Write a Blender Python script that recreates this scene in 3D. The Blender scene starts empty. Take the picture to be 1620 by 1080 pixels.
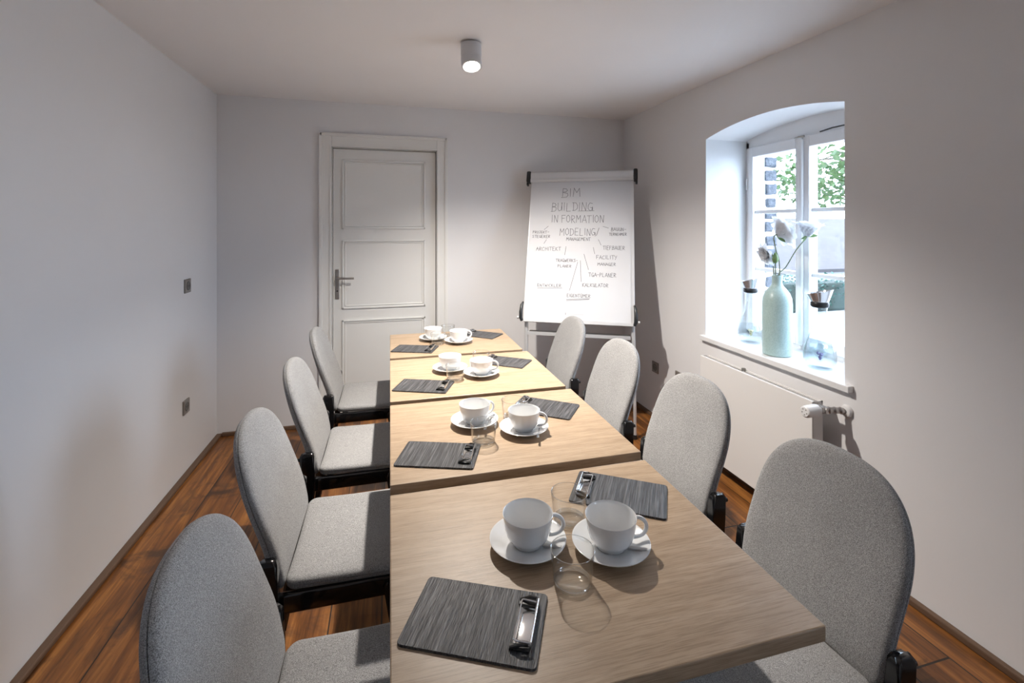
import bpy, bmesh, math, random
from mathutils import Vector, Matrix, Euler
random.seed(7)
PI = math.pi
SC = bpy.context.scene
COL = SC.collection

# ------------------------------------------------------------------ camera
CAM_H = 1.45
cam = bpy.data.cameras.new('camera')
cam_o = bpy.data.objects.new('camera', cam); COL.objects.link(cam_o)
cam.sensor_fit = 'HORIZONTAL'; cam.sensor_width = 36.0
cam.lens = 36.0 * 740.0 / 1620.0
cam.shift_x = 0.0
cam.shift_y = -(540.0 - 358.0) / 1620.0
cam.clip_start = 0.02
cam_o.location = (0, 0, CAM_H)
cam_o.rotation_euler = (PI / 2, 0, -math.radians(14.617722))
SC.camera = cam_o

# ------------------------------------------------------------------ view and world
SC.view_settings.view_transform = 'Standard'
SC.view_settings.look = 'None'
SC.view_settings.exposure = 0.26
SC.cycles.transparent_max_bounces = 32
SC.view_settings.gamma = 1.0
SC.view_settings.use_curve_mapping = False

SKY_STRENGTH = 12.5
world = bpy.data.worlds.new('world'); SC.world = world
world.use_nodes = True
wn = world.node_tree.nodes; wl = world.node_tree.links
bg = wn['Background']
bg.inputs['Color'].default_value = (0.70, 0.83, 1.0, 1)
bg.inputs['Strength'].default_value = SKY_STRENGTH

# daylight portals in the two window openings (sampling guides only, they give no light)
def portal(name, y, z):
    l = bpy.data.lights.new(name, 'AREA'); l.shape = 'RECTANGLE'; l.size = 1.0; l.size_y = 1.4
    l.cycles.is_portal = True
    o = bpy.data.objects.new(name, l); COL.objects.link(o)
    o.location = (2.50, y, z)
    o.rotation_euler = (0, PI / 2, 0)     # local -Z towards -X (into the room)
    return o
portal('window_portal', 2.1, 1.4)
portal('rear_window_portal', -0.55, 1.4)

LAMP = Vector((0.39, 2.30, 2.362))
LAMP_POWER = 262.0

# ------------------------------------------------------------------ helpers
def add_box(bm, x0, x1, y0, y1, z0, z1, bev=0.0, seg=2):
    r = bmesh.ops.create_cube(bm, size=1.0)
    vs = r['verts']
    for v in vs:
        v.co = Vector((x0 + (v.co.x + .5) * (x1 - x0), y0 + (v.co.y + .5) * (y1 - y0), z0 + (v.co.z + .5) * (z1 - z0)))
    if bev > 0:
        es = list({e for v in vs for e in v.link_edges})
        bmesh.ops.bevel(bm, geom=es, offset=bev, segments=seg, affect='EDGES', profile=0.5)
    return bm

def box(*a, **k):
    bm = bmesh.new(); return add_box(bm, *a, **k)

def add_lathe(bm, prof, seg=48, cx=0, cy=0, cz=0, close_ends=True):
    rings = []
    for r, z in prof:
        if r < 1e-6:
            rings.append([bm.verts.new((cx, cy, cz + z))])
        else:
            rings.append([bm.verts.new((cx + r * math.cos(2 * PI * i / seg), cy + r * math.sin(2 * PI * i / seg), cz + z)) for i in range(seg)])
    for a, b in zip(rings[:-1], rings[1:]):
        if len(a) == 1 and len(b) == 1: continue
        for i in range(seg):
            j = (i + 1) % seg
            if len(a) == 1: bm.faces.new((a[0], b[j], b[i]))
            elif len(b) == 1: bm.faces.new((a[i], a[j], b[0]))
            else: bm.faces.new((a[i], a[j], b[j], b[i]))
    return bm

def add_tube(bm, pts, r, seg=12, caps=True, closed=False):
    pts = [Vector(p) for p in pts]; n = len(pts)
    rad = r if isinstance(r, (list, tuple)) else [r] * n
    rings = []; up = None
    for i, p in enumerate(pts):
        if closed: d = pts[(i + 1) % n] - pts[i - 1]
        elif i == 0: d = pts[1] - pts[0]
        elif i == n - 1: d = pts[-1] - pts[-2]
        else: d = (pts[i + 1] - pts[i]).normalized() + (pts[i] - pts[i - 1]).normalized()
        d.normalize()
        if up is None:
            up = Vector((0, 0, 1)) if abs(d.z) < .9 else Vector((1, 0, 0))
        s = d.cross(up)
        if s.length < 1e-5: s = d.cross(Vector((0, 1, 0)))
        s.normalize(); u2 = s.cross(d); up = u2
        rings.append([bm.verts.new(p + (s * math.cos(2 * PI * k / seg) + u2 * math.sin(2 * PI * k / seg)) * rad[i]) for k in range(seg)])
    m = n if closed else n - 1
    for i in range(m):
        a, b = rings[i], rings[(i + 1) % n]
        for k in range(seg):
            l = (k + 1) % seg
            bm.faces.new((a[k], a[l], b[l], b[k]))
    if caps and not closed:
        bm.faces.new(rings[0][::-1]); bm.faces.new(rings[-1])
    return bm

def obj(name, bm, mat, parent=None, smooth=None, M=None):
    bmesh.ops.recalc_face_normals(bm, faces=bm.faces)
    if M is not None: bm.transform(M)
    me = bpy.data.meshes.new(name); bm.to_mesh(me); bm.free()
    if mat: me.materials.append(mat)
    if smooth is not None:
        for p in me.polygons: p.use_smooth = True
        try: me.set_sharp_from_angle(angle=math.radians(smooth))
        except Exception: pass
    o = bpy.data.objects.new(name, me); COL.objects.link(o)
    if parent: o.parent = parent
    return o

def thing(name, label, cat, loc=(0, 0, 0), rotz=0, group=None):
    o = bpy.data.objects.new(name, None); COL.objects.link(o)
    o.location = loc; o.rotation_euler = (0, 0, rotz)
    o.empty_display_size = .1
    o['label'] = label; o['category'] = cat
    if group: o['group'] = group
    return o

def struct(name, bm, mat, parent=None, smooth=None):
    o = obj(name, bm, mat, parent, smooth)
    if parent is None: o['kind'] = 'structure'
    return o

def dup(root, loc, rotz, label, group=None):
    r = root.copy(); COL.objects.link(r); r.location = loc; r.rotation_euler = (0, 0, rotz)
    r['label'] = label
    if group: r['group'] = group
    for ch in list(root.children):
        c = ch.copy(); COL.objects.link(c); c.parent = r
        for g in list(ch.children):
            d = g.copy(); COL.objects.link(d); d.parent = c
    return r

# ------------------------------------------------------------------ materials
class NT:
    def __init__(s, name):
        s.m = bpy.data.materials.new(name); s.m.use_nodes = True
        s.n = s.m.node_tree.nodes; s.l = s.m.node_tree.links
        s.b = s.n['Principled BSDF']; s.out = s.n['Material Output']
    def node(s, t, **k):
        n = s.n.new(t)
        for a, v in k.items():
            if a in n.inputs: n.inputs[a].default_value = v
            else: setattr(n, a, v)
        return n
    def link(s, a, b): s.l.new(a, b)
    def set(s, **k):
        for a, v in k.items():
            s.b.inputs[a.replace('_', ' ')].default_value = v
    def coord(s, scale=(1, 1, 1), kind='Object', loc=(0, 0, 0)):
        tc = s.node('ShaderNodeTexCoord'); mp = s.node('ShaderNodeMapping')
        mp.inputs['Scale'].default_value = scale; mp.inputs['Location'].default_value = loc
        s.link(tc.outputs[kind], mp.inputs['Vector']); return mp.outputs['Vector']
    def noise(s, vec, scale, detail=4, rough=.55, dist=0):
        n = s.node('ShaderNodeTexNoise'); n.inputs['Scale'].default_value = scale
        n.inputs['Detail'].default_value = detail; n.inputs['Roughness'].default_value = rough
        n.inputs['Distortion'].default_value = dist
        s.link(vec, n.inputs['Vector']); return n.outputs['Fac']
    def ramp(s, fac, stops):
        r = s.node('ShaderNodeValToRGB'); e = r.color_ramp.elements
        e[0].position, e[0].color = stops[0][0], tuple(stops[0][1]) + (1,)
        e[1].position, e[1].color = stops[1][0], tuple(stops[1][1]) + (1,)
        for p, c in stops[2:]:
            q = e.new(p); q.color = tuple(c) + (1,)
        s.link(fac, r.inputs['Fac']); return r.outputs['Color']
    def mix(s, fac, a, b, mode='MIX'):
        m = s.node('ShaderNodeMix'); m.data_type = 'RGBA'; m.blend_type = mode
        for src, i in ((fac, 0), (a, 6), (b, 7)):
            if hasattr(src, 'default_value') or hasattr(src, 'is_linked'): s.link(src, m.inputs[i])
            elif i == 0: m.inputs[0].default_value = src
            else: m.inputs[i].default_value = tuple(src) + (1,)
        return m.outputs[2]
    def math(s, op, a, b=None):
        m = s.node('ShaderNodeMath', operation=op)
        for i, v in enumerate((a, b)):
            if v is None: continue
            if isinstance(v, (int, float)): m.inputs[i].default_value = v
            else: s.link(v, m.inputs[i])
        return m.outputs[0]
    def bump(s, h, strength=.2, dist=.01):
        b = s.node('ShaderNodeBump'); b.inputs['Strength'].default_value = strength
        b.inputs['Distance'].default_value = dist
        s.link(h, b.inputs['Height']); s.link(b.outputs['Normal'], s.b.inputs['Normal'])

def plain(name, col, rough=.5, metal=0, spec=.5, coat=0):
    t = NT(name); t.set(Base_Color=tuple(col) + (1,), Roughness=rough, Metallic=metal)
    t.b.inputs['Specular IOR Level'].default_value = spec
    t.b.inputs['Coat Weight'].default_value = coat
    return t.m

def m_plaster(name, col, strength=.25, scale=9):
    t = NT(name); v = t.coord()
    n = t.noise(v, scale, 5, .6); n2 = t.noise(v, 1.3, 3, .5)
    c = t.mix(t.ramp(n2, [(.35, (.96, .96, .96)), (.7, (1, 1, 1))]), col, col)
    t.link(t.mix(1.0, col, t.ramp(n2, [(.3, (.965, .965, .97)), (.7, (1, 1, 1))]), 'MULTIPLY'), t.b.inputs['Base Color'])
    t.set(Roughness=.6); t.b.inputs['Specular IOR Level'].default_value = .35
    t.bump(n, strength, .004)
    return t.m
M_WALL = m_plaster('white_plaster', (.81, .80, .805))
M_CEIL = m_plaster('ceiling_plaster', (.89, .865, .86), .15)
M_REVEAL = m_plaster('reveal_plaster', (.84, .85, .86), .15)
M_PAINT = plain('white_paint', (.80, .79, .765), .38)
M_WINPAINT = plain('window_paint', (.82, .82, .83), .35)
M_SILL = plain('sill_paint', (.80, .79, .79), .3)
M_RAD = plain('radiator_enamel', (.80, .775, .755), .35)

def m_floor():
    t = NT('old_pine_boards'); v = t.coord()
    sep = t.node('ShaderNodeSeparateXYZ'); t.link(v, sep.inputs[0])
    W = .185
    xs = t.math('DIVIDE', t.math('ADD', sep.outputs['X'], .03), W)
    idx = t.math('FLOOR', xs); fr = t.math('FRACT', xs)
    # board ends: staggered seams along Y
    wn_ = t.node('ShaderNodeTexWhiteNoise', noise_dimensions='1D'); t.link(idx, wn_.inputs['W'])
    yy = t.math('ADD', t.math('DIVIDE', sep.outputs['Y'], 2.6), t.math('MULTIPLY', wn_.outputs['Value'], 5.0))
    yi = t.math('FLOOR', yy); yf = t.math('FRACT', yy)
    wn2 = t.node('ShaderNodeTexWhiteNoise', noise_dimensions='2D')
    cmb = t.node('ShaderNodeCombineXYZ'); t.link(idx, cmb.inputs[0]); t.link(yi, cmb.inputs[1]); t.link(cmb.outputs[0], wn2.inputs['Vector'])
    # grain, offset per board
    off = t.node('ShaderNodeCombineXYZ'); t.link(t.math('MULTIPLY', wn2.outputs['Value'], 17.0), off.inputs[1]); t.link(t.math('MULTIPLY', wn2.outputs['Value'], 9.0), off.inputs[2])
    va = t.node('ShaderNodeVectorMath', operation='ADD'); t.link(v, va.inputs[0]); t.link(off.outputs[0], va.inputs[1])
    mp = t.node('ShaderNodeMapping'); mp.inputs['Scale'].default_value = (14, 1.0, 1); t.link(va.outputs[0], mp.inputs['Vector'])
    g = t.noise(mp.outputs[0], 2.2, 7, .62, .6)
    mp2 = t.node('ShaderNodeMapping'); mp2.inputs['Scale'].default_value = (60, 2.2, 1); t.link(va.outputs[0], mp2.inputs['Vector'])
    g2 = t.noise(mp2.outputs[0], 2.0, 4, .6)
    base = t.ramp(g, [(.27, (.060, .024, .009)), (.5, (.235, .095, .024)), (.70, (.44, .205, .055))])
    tone = t.ramp(wn2.outputs['Value'], [(0, (.66, .58, .55)), (1, (1.12, 1.05, .95))])
    c = t.mix(1.0, base, tone, 'MULTIPLY')
    c = t.mix(.55, c, t.ramp(g2, [(.3, (.62, .55, .5)), (.62, (1.08, 1.05, 1))]), 'MULTIPLY')
    st = t.noise(va.outputs[0], 3.1, 5, .65, 1.2)          # dark old stains
    c = t.mix(t.ramp(st, [(.54, (0, 0, 0)), (.68, (.85, .85, .85))]), c, (.045, .022, .012))
    gap = t.math('LESS_THAN', t.math('ABSOLUTE', t.math('SUBTRACT', fr, .5)), .487)
    gap2 = t.math('GREATER_THAN', yf, .0025)
    gp = t.math('MULTIPLY', gap, gap2)
    c = t.mix(gp, (.018, .010, .006), c)
    t.link(c, t.b.inputs['Base Color'])
    t.link(t.math('ADD', t.math('MULTIPLY', g, .25), .27), t.b.inputs['Roughness'])
    t.bump(t.math('ADD', t.math('MULTIPLY', gp, 1.0), t.math('MULTIPLY', g2, .25)), .35, .004)
    return t.m
M_FLOOR = m_floor()

def m_oak():
    t = NT('light_oak_veneer'); v = t.coord()
    inf = t.node('ShaderNodeObjectInfo')
    off = t.node('ShaderNodeVectorMath', operation='SCALE'); off.inputs['Scale'].default_value = 7.3
    cb = t.node('ShaderNodeCombineXYZ'); t.link(inf.outputs['Random'], cb.inputs[0]); t.link(inf.outputs['Random'], cb.inputs[1])
    t.link(cb.outputs[0], off.inputs[0])
    va = t.node('ShaderNodeVectorMath', operation='ADD'); t.link(v, va.inputs[0]); t.link(off.outputs[0], va.inputs[1])
    mp = t.node('ShaderNodeMapping'); mp.inputs['Scale'].default_value = (1.1, 9.0, 9.0); t.link(va.outputs[0], mp.inputs['Vector'])
    g = t.noise(mp.outputs[0], 3.0, 6, .55, 1.2)
    mp2 = t.node('ShaderNodeMapping'); mp2.inputs['Scale'].default_value = (9, 250, 250); t.link(va.outputs[0], mp2.inputs['Vector'])
    g2 = t.noise(mp2.outputs[0], 2.0, 3, .6)
    w = t.node('ShaderNodeTexWave', wave_type='BANDS', bands_direction='Y'); w.inputs['Scale'].default_value = 5.0
    w.inputs['Distortion'].default_value = 9.0; w.inputs['Detail'].default_value = 2; w.inputs['Detail Scale'].default_value = .8
    mp3 = t.node('ShaderNodeMapping'); mp3.inputs['Scale'].default_value = (.35, 1.5, 1.5); t.link(va.outputs[0], mp3.inputs['Vector']); t.link(mp3.outputs[0], w.inputs['Vector'])
    c = t.ramp(g, [(.25, (.378, .268, .172)), (.5, (.440, .318, .208)), (.75, (.488, .362, .246))])
    c = t.mix(.30, c, t.ramp(w.outputs['Fac'], [(0, (.84, .80, .76)), (.4, (1, 1, 1))]), 'MULTIPLY')
    c = t.mix(.75, c, t.ramp(g2, [(.34, (.66, .62, .58)), (.56, (1.05, 1.05, 1.05))]), 'MULTIPLY')
    t.link(c, t.b.inputs['Base Color']); t.set(Roughness=.38)
    t.bump(g2, .12, .002)
    return t.m
M_OAK = m_oak()

def m_fabric():
    t = NT('heather_grey_wool'); v = t.coord()
    n = t.noise(v, 620, 2, .6); n2 = t.noise(v, 230, 3, .7); n3 = t.noise(v, 6, 3, .5)
    c = t.ramp(n, [(.36, (.17, .167, .165)), (.50, (.325, .32, .317)), (.66, (.50, .494, .49))])
    c = t.mix(.7, c, t.ramp(n2, [(.36, (.80, .80, .80)), (.62, (1.1, 1.1, 1.1))]), 'MULTIPLY')
    c = t.mix(.5, c, t.ramp(n3, [(.35, (.88, .88, .88)), (.65, (1.05, 1.05, 1.05))]), 'MULTIPLY')
    t.link(c, t.b.inputs['Base Color']); t.set(Roughness=.95)
    t.b.inputs['Specular IOR Level'].default_value = .15
    t.b.inputs['Sheen Weight'].default_value = .15
    t.bump(n, .35, .002)
    return t.m
M_FAB = m_fabric()
M_SEAM = plain('dark_seam_thread', (.12, .118, .115), .9)
M_BLACK = plain('black_lacquer', (.008, .008, .009), .16, 0, .6, .4)
M_BLKPL = plain('black_plastic', (.015, .016, .018), .35)
M_PORC = plain('white_porcelain', (.86, .86, .855), .09, 0, .5, .3)
M_CHROME = plain('chrome', (.80, .80, .80), .10, 1)
M_FUNNEL = plain('polished_steel', (.58, .58, .60), .16, .8)
M_STEEL = plain('brushed_steel', (.45, .43, .42), .38, 1)
M_ALU = plain('silver_aluminium', (.66, .66, .67), .38, .35)
M_DKSTEEL = plain('dark_steel', (.05, .05, .05), .4, .6)
M_BASEBD = plain('brown_skirting', (.13, .075, .045), .55)
M_TAUPE = plain('taupe_metal_plate', (.27, .245, .225), .35, .35)
M_SOCK = plain('socket_insert', (.13, .12, .11), .4)
M_SOCKHOLE = plain('socket_hole', (.03, .03, .03), .6)
M_PAPER = plain('white_paper', (.65, .65, .67), .6)
M_INK = plain('grey_marker_ink', (.085, .085, .10), .8)
M_PRINT = plain('faint_print', (.35, .35, .38), .8)
M_LAMPWH = plain('lamp_grey_white', (.62, .62, .63), .4)
M_TRAY = plain('tray_grey', (.30, .29, .28), .45)
M_BRACKET = plain('bracket_metal', (.35, .33, .30), .35, .9)

def m_clipboard():
    t = NT('dark_ribbed_oak_board'); v = t.coord((1, .030, 1))
    n = t.noise(v, 330, 3, .55, .1)
    c = t.ramp(n, [(.38, (.020, .020, .021)), (.50, (.055, .055, .058)), (.64, (.125, .123, .127))])
    t.link(c, t.b.inputs['Base Color']); t.set(Roughness=.42)
    t.bump(n, .9, .003)
    return t.m
M_CLIP = m_clipboard()

def m_vase():
    t = NT('celadon_glaze'); v = t.coord()
    n = t.noise(v, 160, 3, .6); sep = t.node('ShaderNodeSeparateXYZ'); t.link(v, sep.inputs[0])
    c = t.ramp(n, [(.35, (.36, .50, .49)), (.6, (.45, .59, .575))])
    t.link(c, t.b.inputs['Base Color']); t.set(Roughness=.36); t.bump(n, .15, .001)
    return t.m
M_VASE = m_vase()

def m_thin_glass(name, tint=(.992, .996, .994), base=.03, edge=.95, power=3.6):
    t = NT(name)
    tr = t.node('ShaderNodeBsdfTransparent'); tr.inputs['Color'].default_value = tuple(tint) + (1,)
    gl = t.node('ShaderNodeBsdfGlossy'); gl.inputs['Roughness'].default_value = .02
    lw = t.node('ShaderNodeLayerWeight'); lw.inputs['Blend'].default_value = .5
    f = t.math('ADD', t.math('MULTIPLY', t.math('POWER', lw.outputs['Facing'], power), edge), base)
    mx = t.node('ShaderNodeMixShader'); t.link(f, mx.inputs[0]); t.link(tr.outputs[0], mx.inputs[1]); t.link(gl.outputs[0], mx.inputs[2])
    t.link(mx.outputs[0], t.out.inputs['Surface'])
    return t.m
M_GLASS = m_thin_glass('clear_glass')
M_GLRIM = m_thin_glass('thick_glass_rim', (.96, .97, .97), .22, .7, 1.5)
M_PANE = m_thin_glass('window_glass', (.97, .985, 1.0), .03, .5, 5)
M_WATER = m_thin_glass('water', (.90, .945, .97), .03, .4, 3)

def m_emit(name, col, s):
    t = NT(name); e = t.node('ShaderNodeEmission'); e.inputs['Color'].default_value = tuple(col) + (1,); e.inputs['Strength'].default_value = s
    t.link(e.outputs[0], t.out.inputs['Surface']); return t.m
M_LED = m_emit('led_disc', (1, .93, .84), 14)

# ------------------------------------------------------------------ the room
XL, XR, YB, YF, H = -1.158, 1.946, 3.642, -3.60, 2.362
XO = 2.41                                   # outer face of the window wall

def ceil_z(x, y):                            # the old ceiling sinks slightly towards the near right
    k = max(0, min(1, (x - XL) / (XR - XL)))
    return H - .0135 * (YB - y) * k

struct('floor', box(XL - .1, XO, YF - .1, YB + .1, -.12, 0), M_FLOOR)
bm = bmesh.new()
c4 = [(XL - .05, YF - .05), (XO, YF - .05), (XO, YB + .05), (XL - .05, YB + .05)]
lo = [bm.verts.new((x, y, ceil_z(x, y))) for x, y in c4]
hi = [bm.verts.new((x, y, H + .25)) for x, y in c4]
bm.faces.new(lo); bm.faces.new(hi[::-1])
for i in range(4): bm.faces.new((lo[i], hi[i], hi[(i + 1) % 4], lo[(i + 1) % 4]))
struct('ceiling', bm, M_CEIL)
struct('wall_left', box(XL - .15, XL, YF, YB, 0, H + .1), M_WALL)
struct('wall_front', box(XL - .15, XO, YF - .15, YF, 0, H + .1), M_WALL)

# back wall, with the door niche cut out
DX0, DX1, DTOP = -.412, .350, 2.030
bm = bmesh.new()
add_box(bm, XL - .15, DX0, YB, YB + .15, 0, H + .1)
add_box(bm, DX1, XO, YB, YB + .15, 0, H + .1)
add_box(bm, DX0, DX1, YB, YB + .15, DTOP, H + .1)
add_box(bm, DX0 - .02, DX1 + .02, YB + .10, YB + .15, 0, DTOP + .02)  # unseen slab added behind the door leaf to block light leaking in
struct('wall_back', bm, M_WALL)

# window wall with two arched openings
def arch_pts(y0, y1, zs, rise, n=20):
    return [(y0 + (y1 - y0) * i / n, zs + rise * (1 - (2 * i / n - 1) ** 2)) for i in range(n + 1)]
ZS, RISE, ZSILL = 2.003, .056, .757
WINS = [(1.631, 2.570), (-.90, -.20)]
def window_wall():
    bm = bmesh.new()
    def quad(a, b, c, d, x):
        bm.faces.new([bm.verts.new((x, p[0], p[1])) for p in (a, b, c, d)])
    HT = H + .1
    for x in (XR, XO):
        cuts = [YF - .02] + [v for w in sorted(WINS) for v in w] + [YB + .1]
        for i in range(0, len(cuts), 2):
            quad((cuts[i], 0), (cuts[i + 1], 0), (cuts[i + 1], HT), (cuts[i], HT), x)
        for y0, y1 in WINS:
            quad((y0, 0), (y1, 0), (y1, ZSILL - .03), (y0, ZSILL - .03), x)
            ap = arch_pts(y0, y1, ZS, RISE)
            for a, b in zip(ap[:-1], ap[1:]):
                quad(a, b, (b[0], HT), (a[0], HT), x)
    bmesh.ops.remove_doubles(bm, verts=bm.verts, dist=1e-5)
    return bm
w = struct('wall_right', window_wall(), M_WALL)
# reveals are part of the wall shell
for wi, (y0, y1) in enumerate(WINS):
    bm = bmesh.new()
    ap = [(y0, ZSILL - .03)] + arch_pts(y0, y1, ZS, RISE) + [(y1, ZSILL - .03)]
    A = [bm.verts.new((XR, p[0], p[1])) for p in ap]; B = [bm.verts.new((XO, p[0], p[1])) for p in ap]
    for i in range(len(ap)):
        j = (i + 1) % len(ap)
        bm.faces.new((A[i], A[j], B[j], B[i]))
    o = obj('window_reveal', bm, M_REVEAL, w, 40)

# skirting: low dull brown strips
struct('baseboard_left', box(XL, XL + .034, YF, YB, 0, .020, .006), M_BASEBD)
bm = bmesh.new()
add_box(bm, XL + .034, -.500, YB - .020, YB, 0, .026, .005); add_box(bm, .434, XR - .022, YB - .020, YB, 0, .026, .005)
struct('baseboard_back', bm, M_BASEBD)
struct('baseboard_right', box(XR - .022, XR, YF, YB, 0, .028, .006), M_BASEBD)

# ------------------------------------------------------------------ door
def door():
    r = bpy.data.objects.new('door_1', None); COL.objects.link(r); r.location = (0, YB, 0); r['kind'] = 'structure'
    r['label'] = 'closed white three-panel door in the back wall'
    bm = bmesh.new()
    X0, X1, ZT = -.493, .427, 2.124
    for a in ((X0, DX0, 0, ZT), (DX1, X1, 0, ZT), (DX0, DX1, DTOP, ZT)):
        add_box(bm, a[0], a[1], -.018, .02, a[2], a[3], .003)
    # raised outer lip and inner bead of the casing
    for a in ((X0 - .004, X0 + .018, 0, ZT + .006), (X1 - .018, X1 + .004, 0, ZT + .006), (X0, X1, ZT - .016, ZT + .006)):
        add_box(bm, a[0], a[1], -.026, .0, a[2], a[3], .003)
    for a in ((DX0 - .014, DX0, 0, DTOP + .014), (DX1, DX1 + .014, 0, DTOP + .014), (DX0, DX1, DTOP, DTOP + .014)):
        add_box(bm, a[0], a[1], -.023, .0, a[2], a[3], .002)
    # jamb lining
    add_box(bm, DX0 - .01, DX0 + .004, 0, .10, 0, DTOP); add_box(bm, DX1 - .004, DX1 + .01, 0, .10, 0, DTOP); add_box(bm, DX0, DX1, 0, .10, DTOP - .004, DTOP + .01)
    obj('door_frame', bm, M_PAINT, r)
    leaf = obj('door_leaf', box(DX0 + .007, DX1 - .008, .018, .058, .008, DTOP - .008, .002), M_PAINT, r)
    for z0, z1 in ((1.431, 1.945), (.840, 1.348), (.20, .758)):
        bm = bmesh.new()
        x0, x1 = -.342, .263
        for k, (wd, pr) in enumerate(((.012, .010), (.008, .005))):
            o_ = 0 if k == 0 else .018
            a0, a1, b0, b1 = x0 + o_, x1 - o_, z0 + o_, z1 - o_
            add_box(bm, a0, a0 + wd, .018 - pr, .019, b0, b1, .002); add_box(bm, a1 - wd, a1, .018 - pr, .019, b0, b1, .002)
            add_box(bm, a0, a1, .018 - pr, .019, b0, b0 + wd, .002); add_box(bm, a0, a1, .018 - pr, .019, b1 - wd, b1, .002)
        obj('panel_molding', bm, M_PAINT, leaf)
    bm = box(-.389, -.361, .008, .018, .915, 1.135, .004)
    pl = obj('handle_plate', bm, M_STEEL, leaf)
    bm = bmesh.new()
    add_tube(bm, [(-.372, .010, 1.072), (-.372, -.030, 1.072), (-.368, -.038, 1.072), (-.355, -.042, 1.072), (-.255, -.040, 1.070)], [.009, .009, .009, .0085, .0075], 12)
    h = obj('door_handle', bm, M_STEEL, leaf, 40)
    bm = bmesh.new(); add_tube(bm, [(-.375, .0085, .975), (-.375, .005, .975)], .006, 14)
    obj('keyhole', bm, M_SOCKHOLE, leaf)
    return r
door()

# ------------------------------------------------------------------ windows
def window(name, y0, y1, detail=True):
    r = bpy.data.objects.new(name, None); COL.objects.link(r); r.location = (0, 0, 0); r['kind'] = 'structure'
    r['label'] = 'white arched casement window with six panes' if detail else 'white casement window behind the viewer'
    FX = 2.250; D = .065
    def my(v): return y0 + (v - 1.631) * (y1 - y0) / .939      # measured on the visible window
    gz0, gz1 = .838, 1.892
    panes = [(my(2.175), my(2.500)), (my(1.725), my(2.085))]
    bm = bmesh.new()
    # outer frame, its head board filling the arch
    add_box(bm, FX, FX + D, y0, y0 + .045, ZSILL, ZS - .01, .003); add_box(bm, FX, FX + D, y1 - .030, y1, ZSILL, ZS - .01, .003)
    add_box(bm, FX, FX + D, y0, y1, ZSILL - .02, ZSILL + .025, .003)
    ap = arch_pts(y0 + .001, y1 - .001, ZS, RISE)
    lo_z = gz1 + .062
    for x_a, x_b in ((FX, FX + D),):
        f1 = [bm.verts.new((x_a, p[0], p[1])) for p in ap] + [bm.verts.new((x_a, y1 - .001, lo_z)), bm.verts.new((x_a, y0 + .001, lo_z))]
        f2 = [bm.verts.new((x_b, v.co.y, v.co.z)) for v in f1]
        bm.faces.new(f1); bm.faces.new(f2[::-1])
        for i in range(len(f1)):
            j = (i + 1) % len(f1); bm.faces.new((f1[i], f1[j], f2[j], f2[i]))
    obj('window_frame', bm, M_WINPAINT, r)
    for ci, (a, b) in enumerate(panes):
        kk = (y1 - y0) / .939; c0 = a - (.042 if ci == 0 else .055) * kk; c1 = b + .042 * kk
        if ci == 0: c1 = y1 - .028
        bm = bmesh.new()
        x0, x1 = FX - .012, FX + .050
        add_box(bm, x0, x1, c0, a, ZSILL + .022, lo_z, .004); add_box(bm, x0, x1, b, c1, ZSILL + .022, lo_z, .004)
        add_box(bm, x0, x1, a, b, ZSILL + .022, gz0, .004); add_box(bm, x0, x1, a, b, gz1, lo_z, .004)
        for z in (1.541, 1.180):
            add_box(bm, FX + .008, FX + .045, a, b, z - .011, z + .011, .003)
        s = obj('casement', bm, M_WINPAINT, r)
        bm = box(FX + .026, FX + .030, a - .002, b + .002, gz0 - .002, gz1 + .002)
        obj('glass_pane', bm, M_PANE, s)
        for z in (1.72, 1.00):
            bm = bmesh.new(); yy = c1 + .004 if ci == 0 else c0 - .004
            add_tube(bm, [(FX - .014, yy, z - .035), (FX - .014, yy, z + .035)], .007, 10)
            obj('hinge', bm, M_WINPAINT, s, 40)
    cy = my(2.130)
    obj('center_strip', box(FX - .030, FX - .011, cy - .014, cy + .014, ZSILL + .03, gz1 + .045, .006, 3), M_WINPAINT, r, 40)
    bm = bmesh.new()
    add_tube(bm, [(FX - .028, cy + .03, gz1 + .055), (FX - .034, cy, gz1 + .058), (FX - .028, cy - .03, gz1 + .058)], .006, 10)
    obj('latch', bm, M_BRACKET, r, 40)
    bm = bmesh.new()
    add_tube(bm, [(FX - .018, cy - .12, gz1 + .066), (FX - .03, cy - .20, gz1 + .070), (FX - .03, cy - .36, gz1 + .070)], .004, 8)
    add_tube(bm, [(FX - .03, cy - .34, gz1 + .070), (FX - .03, cy - .37, gz1 + .070)], .009, 8)
    obj('stay_arm', bm, M_DKSTEEL, r, 40)
    obj('window_sill', box(XR - .030, FX + .005, y0 - .042, y1 + .028, ZSILL - .030, ZSILL, .004), M_SILL, r)
    return r
w1 = window('window_1', 1.631, 2.570)
w2 = window('window_2', -.90, -.20, False)
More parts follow.
